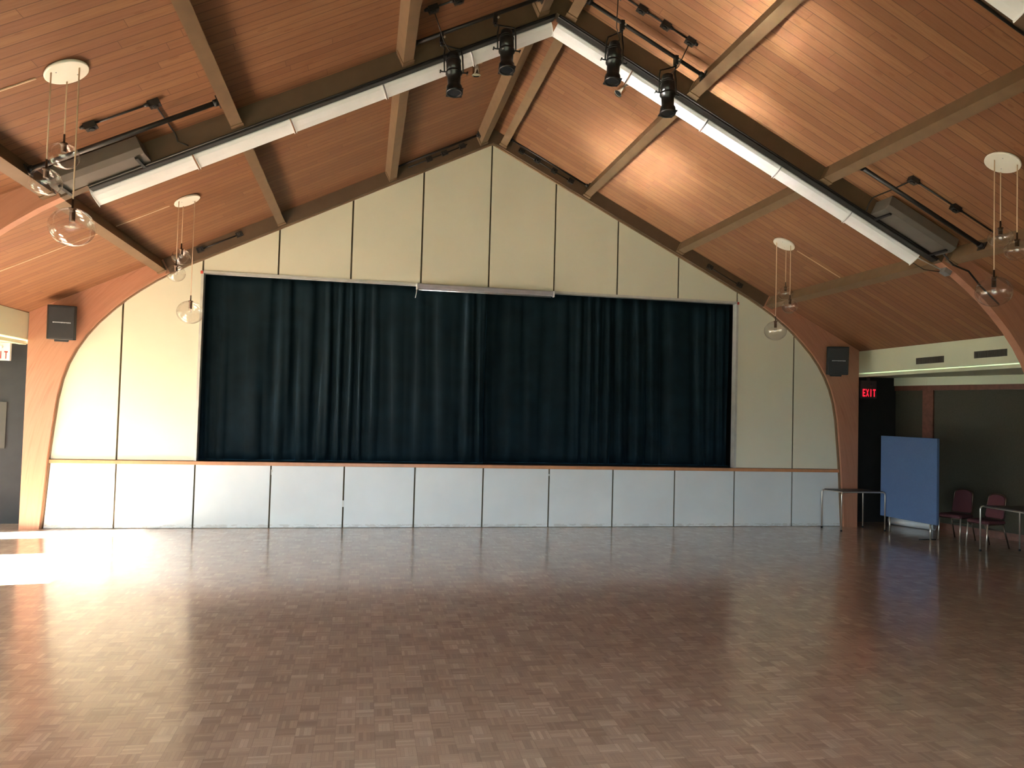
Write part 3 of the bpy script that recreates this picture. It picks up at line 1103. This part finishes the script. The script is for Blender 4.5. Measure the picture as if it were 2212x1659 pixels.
# ------------------------------------------------------------------ stage spotlights
def spotlight(label, s, tt, ytop, top, bot, rail_y, cable_to):
    top, bot = Vector(top), Vector(bot)
    ax = (bot - top).normalized()
    L = (bot - top).length
    t = thing('stage_spotlight', label, 'spotlight', (top + bot) / 2, 'black stage spotlights')
    mb = MB()
    k = L / 0.52
    mb.lathe([(0.0, 0.045), (0.01, 0.062), (0.05, 0.070), (0.07, 0.064), (0.09, 0.072), (0.13, 0.083), (0.245 * k, 0.083)], top, ax, 24)
    hs = part(mb, 'lamp_housing', M_LAMPBLACK, t)
    mb = MB()
    for q in range(6):
        a = q * PI / 3
    mb.lathe([(0.07, 0.074), (0.078, 0.074)], top, ax, 24)
    mb.lathe([(0.10, 0.086), (0.108, 0.086)], top, ax, 24)
    part(mb, 'cooling_ring', M_LAMPBLACK, hs)
    mb = MB()
    mb.lathe([(0.25 * k, 0.092), (0.275 * k, 0.092), (0.28 * k, 0.075), (0.42 * k, 0.072), (0.44 * k, 0.088), (0.50 * k, 0.094), (L, 0.094), (L, 0.07), (L - 0.03, 0.06)], top, ax, 24)
    part(mb, 'lens_barrel', M_LAMPBLACK, t)
    # shutters / frame holder
    side = ax.cross(Vector((0, 1, 0))).normalized()
    fwd = ax.cross(side).normalized()
    mb = MB()
    mb.obox(top + ax * (L - 0.012), side * 0.088, fwd * 0.088, ax * 0.004)
    part(mb, 'frame_holder', M_LAMPBLACK, t)
    mid = top + ax * 0.25 * k
    rp = R(s, tt, 0.08, rail_y)
    # yoke: fork round the body
    yk = MB()
    hub = rp - Vector((0, 0, 0.10))
    arm = 0.104
    topy = mid - ax * 0.30 * k
    for sg in (-1, 1):
        yk.tube([mid + side * sg * arm, mid + side * sg * arm - ax * 0.20, topy + side * sg * 0.09, hub], 0.009, 6)
    part(yk, 'yoke', M_LAMPBLACK, t)
    for sg in (-1, 1):
        kb = MB()
        kb.tube([mid + side * sg * 0.08, mid + side * sg * 0.15], 0.008, 8)
        kb.tube([mid + side * sg * 0.15 - fwd * 0.022, mid + side * sg * 0.15 + fwd * 0.022], 0.009, 8)
        part(kb, 'knob', M_LAMPBLACK, t)
    cl = MB()
    cl.obox(rp - Vector((0, 0, 0.03)), (0.022, 0, 0), (0, 0.03, 0), (0, 0, 0.055))
    cl.tube([rp - Vector((0, 0, 0.07)), hub - Vector((0, 0, 0.02))], 0.013, 8)
    part(cl, 'clamp', M_LAMPBLACK, t)
    cl = MB()
    cl.tube([rp + Vector((0.03, -0.03, -0.03)), rp + Vector((0.03, -0.045, -0.03))], 0.012, 8)
    part(cl, 'clamp_bolt', M_CHROME, t)
    if cable_to is not None:
        cb = MB()
        e = Vector(cable_to)
        st = top + ax * 0.02 + fwd * 0.0
        pts = [st, st + Vector((s * 0.06, 0, 0.06)), (st + e) / 2 + Vector((0, 0, -0.08)), e]
        cb.tube(pts, 0.006, 6)
        part(cb, 'power_cable', M_BLACK, t)

Y1 = -5.2
spotlight('black stage spotlight hanging farthest left on the left slope rail', -1, 1.54, 0, (-1.29, -5.12, 6.09), (-1.27, -5.2, 5.60), -5.00, R(-1, 1.64, DP - 0.03, -5.45))
spotlight('black stage spotlight on the left slope rail, next to the ridge', -1, 0.86, 0, (-0.69, -5.12, 6.42), (-0.69, -5.2, 5.92), -5.00, None)
spotlight('black stage spotlight on the right slope rail, next to the ridge', 1, 0.73, 0, (0.585, -5.16, 6.42), (0.545, -5.22, 5.92), -5.10, R(1, 0.53, DP - 0.03, -5.35))
spotlight('black stage spotlight hanging farthest right on the right slope rail', 1, 1.49, 0, (1.235, -5.18, 6.10), (1.22, -5.24, 5.61), -5.10, R(1, 1.51, DP - 0.03, -5.35))

# small polished spots on the far side of the second arch
def small_spot(label, base, axis):
    b, ax = Vector(base), Vector(axis).normalized()
    t = thing('small_spotlight', label, 'spotlight', b, 'small polished spotlights behind the arch')
    mb = MB()
    mb.lathe([(0.0, 0.026), (0.03, 0.044), (0.11, 0.046), (0.13, 0.055), (0.137, 0.055), (0.13, 0.044)], b, ax, 20)
    part(mb, 'lamp_can', M_NICKEL, t)
    mb = MB()
    mb.tube([b, b - ax * 0.04, b - ax * 0.04 + Vector((0, 0.02, 0.12))], 0.014, 8)
    part(mb, 'swivel_stem', M_GALV, t)
    mb = MB()
    mb.tube([b, b + Vector((0.07, 0, 0.02)), b + Vector((0.09, 0, 0.06)), b + Vector((0.02, 0.02, 0.14))], 0.005, 6)
    part(mb, 'wire', M_CORD, t)
small_spot('small polished spotlight below the left strip lights, near the ridge', (-0.93, -4.38, 6.34), (0.05, 0.05, -1))
small_spot('small polished spotlight below the right strip lights, near the ridge', (0.98, -4.38, 6.27), (-0.75, -0.1, -0.9))

# ------------------------------------------------------------------ loudspeakers on the haunches
def speaker(s, label, cx, cz, face_rot):
    cyy = -0.34
    t = thing('loudspeaker', label, 'loudspeaker', (cx, cyy, cz), 'wall loudspeakers')
    t.rotation_euler = (math.radians(6), 0, face_rot)
    def P(mb, n, m, bevel=0.0, label=None):
        o = mb.build(n, m, t, None, bevel)
        if label:
            o['label'] = label
        return o
    w, h, d = 0.205, 0.27, 0.15
    mb = MB()
    poly = [(-w, -d * 0.6), (-w + 0.03, -d), (w - 0.03, -d), (w, -d * 0.6), (w * 0.72, d), (-w * 0.72, d)]
    mb.prism(poly, lambda p: (p[0], p[1], -h), lambda p: (p[0], p[1], h))
    P(mb, 'cabinet', M_PLASTIC, 0.012)
    mb = MB()
    mb.box((-w + 0.03, -d - 0.012, -h + 0.03), (w - 0.03, -d + 0.002, h - 0.03))
    P(mb, 'grille', M_GRILLE, 0.004)
    mb = MB()
    x = -0.115
    rnd = random.Random(3)
    while x < 0.13:                                         # illegible band of small lettering
        lw = rnd.uniform(0.008, 0.013)
        mb.box((x, -d - 0.016, -0.004 if rnd.random() < .5 else -0.007), (x + lw * 0.75, -d - 0.012, 0.009))
        x += lw + 0.003
    P(mb, 'badge', M_BADGE)
    mb = MB()
    mb.box((-0.10, -0.05, -h - 0.035), (0.09, 0.08, -h + 0.01))
    P(mb, 'foot_bracket', M_PLASTIC, 0.006)
    mb = MB()
    mb.tube([(0, 0.10, 0.0), (0, 0.24, 0)], 0.03, 10)
    P(mb, 'wall_bracket', M_BLACK)
speaker(-1, 'black loudspeaker on the left haunch of the far arch', -6.88, 3.31, math.radians(14))
speaker(1, 'black loudspeaker on the right haunch of the far arch', 6.80, 3.24, math.radians(-22))

# ------------------------------------------------------------------ exit signs
LET = {'E': [(0, 0, .22, 1), (.22, 0, 1, .17), (.22, .42, .85, .58), (.22, .83, 1, 1)],
       'X': None, 'I': [(.36, 0, .64, 1)], 'T': [(0, .83, 1, 1), (.38, 0, .62, .83)]}

def letter(mb, ch, x, z, w, h, y):
    if ch == 'X':
        for a, b in (((0, 0), (1, 1)), ((0, 1), (1, 0))):
            k = 0.13
            p = [(a[0] - k if a[0] == 0 else a[0] - k, a[1])]
            q = [(a[0] - k, a[1]), (a[0] + k, a[1]), (b[0] + k, b[1]), (b[0] - k, b[1])]
            q = [(min(1.05, max(-0.05, u)), v) for u, v in q]
            mb.prism(q, lambda r: (x + r[0] * w, y, z + r[1] * h), lambda r: (x + r[0] * w, y + 0.004, z + r[1] * h))
    else:
        for x0, z0, x1, z1 in LET[ch]:
            mb.box((x + x0 * w, y, z + z0 * h), (x + x1 * w, y + 0.004, z + z1 * h))

def exit_sign(x0, x1, z0, z1, y, label, face, lett, case):
    t = thing('exit_sign', label, 'exit sign', ((x0 + x1) / 2, y, z0))
    mb = MB()
    mb.box((x0, y - 0.03, z0), (x1, y + 0.03, z1))
    part(mb, 'case', face, t, bevel=0.004)
    mb = MB()
    h = (z1 - z0)
    lw = (x1 - x0) * 0.155
    gap = (x1 - x0) * 0.22
    xs = x0 + (x1 - x0) * 0.10
    for i, ch in enumerate('EXIT'):
        letter(mb, ch, xs + i * gap, z0 + h * 0.10, lw, h * 0.42, y - 0.036)
    part(mb, 'lettering', lett, t)
    mb = MB()
    mb.lathe([(0, 0.030), (0.03, 0.026), (0.035, 0.0)], (x0 + (x1 - x0) * 0.62, y - 0.03, z0 + h * 0.76), (0, -1, 0), 16)
    part(mb, 'emergency_lamp', case, t)
    mb = MB()
    mb.box(((x0 + x1) / 2 - 0.03, y - 0.02, z1), ((x0 + x1) / 2 + 0.03, y + 0.02, 3.0))
    part(mb, 'ceiling_mount', case, t)
exit_sign(-8.21, -7.865, 2.70, 2.995, 0.3, 'exit sign in overexposed white with dark red letters in the left recess, cut by the frame', M_SIGNGLARE, M_REDLETTER, M_SIGNGLARE)
exit_sign(7.785, 8.14, 2.55, 2.91, 0.3, 'dark exit sign with glowing red letters beside the right arch leg', M_SIGNDARK, M_REDGLOW, M_SIGNDARK)

# ------------------------------------------------------------------ vents on the right header
for y0, y1, z0, z1, nm in ((-2.32, -1.67, 3.12, 3.23, 'dark vent grille on the right header, the one farther from the camera'),
                           (-3.60, -2.97, 3.145, 3.255, 'dark vent grille on the right header, next to the nearer arch')):
    t = thing('vent_grille', nm, 'vent', (7.46, (y0 + y1) / 2, z0), 'vent grilles on the right header')
    mb = MB()
    mb.box((7.462, y0, z0), (7.475, y1, z1))
    part(mb, 'backing', M_VENT, t)
    mb = MB()
    n = 26
    for i in range(n):
        yy = y0 + (y1 - y0) * (i + 0.5) / n
        mb.box((7.455, yy - 0.003, z0), (7.465, yy + 0.003, z1))
    part(mb, 'louvre', M_GREYBOX, t)

# ------------------------------------------------------------------ blue display board
A, B = Vector((7.69, -0.50, 0)), Vector((7.845, -1.77, 0))
d = (B - A).normalized()
n = Vector((d.y, -d.x, 0))
t = thing('display_board', 'blue cloth display board standing upright beside the right arch', 'display board', ((A + B) / 2).to_tuple())
mb = MB()
mb.obox((A + B) / 2 + Vector((0, 0, 1.05)), (B - A) / 2, n * 0.03, (0, 0, 0.765))
part(mb, 'board', M_BLUE, t, bevel=0.008)
for f in (0.16, 0.88):
    p = A + (B - A) * f
    mb = MB()
    mb.tube([(p.x, p.y, 0.0), (p.x, p.y, 0.30)], 0.016, 10)
    part(mb, 'leg', M_CHROME, t)
mb = MB()
p = A + (B - A) * 0.88
mb.tube([(p.x - 0.22, p.y + 0.01, 0.012), (p.x + 0.12, p.y + 0.01, 0.012)], 0.010, 8)
part(mb, 'foot', M_BLACK, t)

# white roll lying behind the board
a, b = Vector((8.42, 0.20, 0.092)), Vector((8.80, -0.58, 0.092))
t = thing('rolled_mat', 'thick white roll lying on the floor behind the blue board', 'roll', ((a + b) / 2).to_tuple())
mb = MB()
mb.tube([a, b], 0.09, 24)
part(mb, 'roll', simple('white_roll_vinyl', (0.62, 0.66, 0.68), 0.4), t)
mb = MB()
dd = (b - a).normalized()
mb.lathe([(0, 0.03), (0.004, 0.03)], b, dd, 16)
mb.lathe([(0, 0.068), (0.003, 0.064)], b, dd, 24)
part(mb, 'core_tube', M_GALV, t)

# ------------------------------------------------------------------ tables
def rounded_u(p0, p1, h, r=0.05, rad=0.013):
    p0, p1 = Vector(p0), Vector(p1)
    d = (p1 - p0).normalized()
    z = Vector((0, 0, 1))
    pts = [p0]
    for i in range(7):
        a = PI / 2 * i / 6
        pts.append(p0 + z * (h - r) + z * r * math.sin(a) + d * r * (1 - math.cos(a)))
    for i in range(7):
        a = PI / 2 * i / 6
        pts.append(p1 + z * (h - r) + z * r * math.cos(a) - d * r * (1 - math.sin(a)))
    pts.append(p1)
    mb = MB()
    mb.tube(pts, rad, 10)
    return mb

def table(label, corners, extra=None):
    """corners: two pairs, each pair the feet of one tubular end frame"""
    (a0, a1), (b0, b1) = corners
    c = (Vector(a0) + Vector(a1) + Vector(b0) + Vector(b1)) / 4
    t = thing('folding_table', label, 'table', (c.x, c.y, 0), 'folding tables by the right wall')
    for p, q in ((a0, a1), (b0, b1)):
        part(rounded_u(p, q, 0.735), 'leg_frame', M_CHROME, t)
        ft = MB()
        for e in (p, q):
            ft.lathe([(0, 0.017), (0.03, 0.016)], (e[0], e[1], 0), (0, 0, 1), 12)
        part(ft, 'rubber_feet', M_RUBBER, t)
    va, vb = Vector(a0), Vector(a1)
    wa, wb = Vector(b0), Vector(b1)
    mb = MB()
    p = [va, vb, wb, wa]
    cc = sum(p, Vector()) / 4
    q = [cc + (x - cc) * 0.93 for x in p]
    mb.hexa([Vector((x.x, x.y, 0.742)) for x in q] + [Vector((x.x, x.y, 0.757)) for x in q])
    part(mb, 'tabletop', M_TOP, t, bevel=0.004)
    rl = MB()
    for x, y in ((va, wa), (vb, wb)):
        rl.tube([(x.x + (cc.x - x.x) * .1, x.y, 0.73), (y.x + (cc.x - y.x) * .1, y.y, 0.73)], 0.009, 8)
    part(rl, 'side_rail', M_CHROME, t)
    if extra:
        mb = MB()
        mb.box(*extra)
        part(mb, 'catch', M_WHITE, t)
table('thin topped table with chrome tube legs in front of the right arch leg', (((6.64, -0.17, 0), (7.53, -0.17, 0)), ((6.745, -0.63, 0), (7.66, -0.64, 0))))
table('chrome legged table at the right frame edge, in front of the second chair', (((7.905, -2.64, 0), (8.64, -2.67, 0)), ((7.95, -4.0, 0), (8.69, -4.0, 0))), ((8.60, -2.9, 0.66), (8.66, -2.84, 0.72)))

# ------------------------------------------------------------------ banquet chairs
def chair(label, x, y, face):
    t = thing('banquet_chair', label, 'chair', (x, y, 0), 'burgundy banquet chairs')
    t.rotation_euler = (0, 0, math.atan2(face[1], face[0]) + PI / 2)      # local -Y is the front
    def P(mb, n, m, bevel=0.0):
        return mb.build(n, m, t, None, bevel)
    mb = MB()
    w, dp = 0.205, 0.215
    ring = lambda z, k: [(w * k * cx_, dp * k * cy_, z) for cx_, cy_ in
                         [(-1, -0.8), (-0.85, -1), (0.85, -1), (1, -0.8), (0.93, 1), (-0.93, 1)]]
    mb.loft([ring(0.415, 0.97), ring(0.425, 1.0), ring(0.455, 1.0), ring(0.475, 0.90)], 0, False)
    P(mb, 'seat', M_BURG, 0.012)
    # backrest: tall pad with arched top, leaning back
    lean = 0.16
    out = []
    n_ = 14
    for i in range(n_ + 1):
        a = PI * i / n_
        out.append((0.150 * math.cos(a) * (1.0), 0.80 + 0.090 * math.sin(a) ** 0.8))
    out += [(-0.175, 0.52), (-0.15, 0.49), (0.15, 0.49), (0.175, 0.52)]
    mb = MB()
    f = lambda p, o: (p[0], 0.20 + o + (p[1] - 0.45) * lean, p[1])
    mb.prism(out, lambda p: f(p, -0.022), lambda p: f(p, 0.022))
    P(mb, 'backrest', M_BURG, 0.010)
    # frame around the back
    pts = [(0.175, 0.19, 0.44)]
    for i in range(n_ + 1):
        a = PI * i / n_
        q = f((0.162 * math.cos(a), 0.81 + 0.095 * math.sin(a) ** 0.8), 0)
        pts.append(q)
    pts.append((-0.175, 0.19, 0.44))
    mb = MB()
    mb.tube(pts, 0.010, 8)
    P(mb, 'back_frame', simple('bronze_chair_tube', (0.12, 0.085, 0.06), 0.3, 0.8), 0)
    fm = simple('bronze_chair_tube', (0.12, 0.085, 0.06), 0.3, 0.8)
    for sx in (-1, 1):
        mb = MB()
        mb.tube([(sx * 0.185, -0.18, 0.42), (sx * 0.19, -0.215, 0.0)], 0.012, 8)
        P(mb, 'leg', M_CHROME)
        mb = MB()
        mb.tube([(sx * 0.175, 0.17, 0.43), (sx * 0.18, 0.31, 0.0)], 0.012, 8)
        P(mb, 'leg', fm)
    mb = MB()
    mb.tube([(-0.18, 0.215, 0.29), (0.18, 0.215, 0.29)], 0.009, 8)
    P(mb, 'stretcher', fm)
    mb = MB()
    for sx in (-1, 1):
        mb.tube([(sx * 0.18, -0.19, 0.405), (sx * 0.175, 0.18, 0.405)], 0.009, 8)
    mb.tube([(-0.18, -0.19, 0.405), (0.18, -0.19, 0.405)], 0.009, 8)
    P(mb, 'seat_frame', fm)
chair('burgundy banquet chair right beside the blue board', 8.34, -1.62, (-0.94, -0.34))
chair('burgundy banquet chair behind the table at the right edge', 8.30, -2.33, (-0.99, -0.12))

# small marks: red tape at the corners of the opening
for sx in (-1, 1):
    mb = MB()
    mb.box((sx * (XO + 0.02) - 0.02, -0.016, ZO1 - 0.02), (sx * (XO + 0.02) + 0.02, -0.012, ZO1 + 0.03))
    tag(mb.build('marker_tape', M_PIN), 'tiny piece of red tape at the upper %s corner of the stage opening' % ('left' if sx < 0 else 'right'), 'tape')

# unseen outdoor ground, darkened to cut light bounced in through the windows
mb = MB()
mb.box((-40, -30, -0.2), (-9.35, 10, -0.12))
mb.box((-9.35, -30, -0.2), (12, -14.5, -0.12))
struct(mb.build('floor_outdoor', M_DARKGROUND))
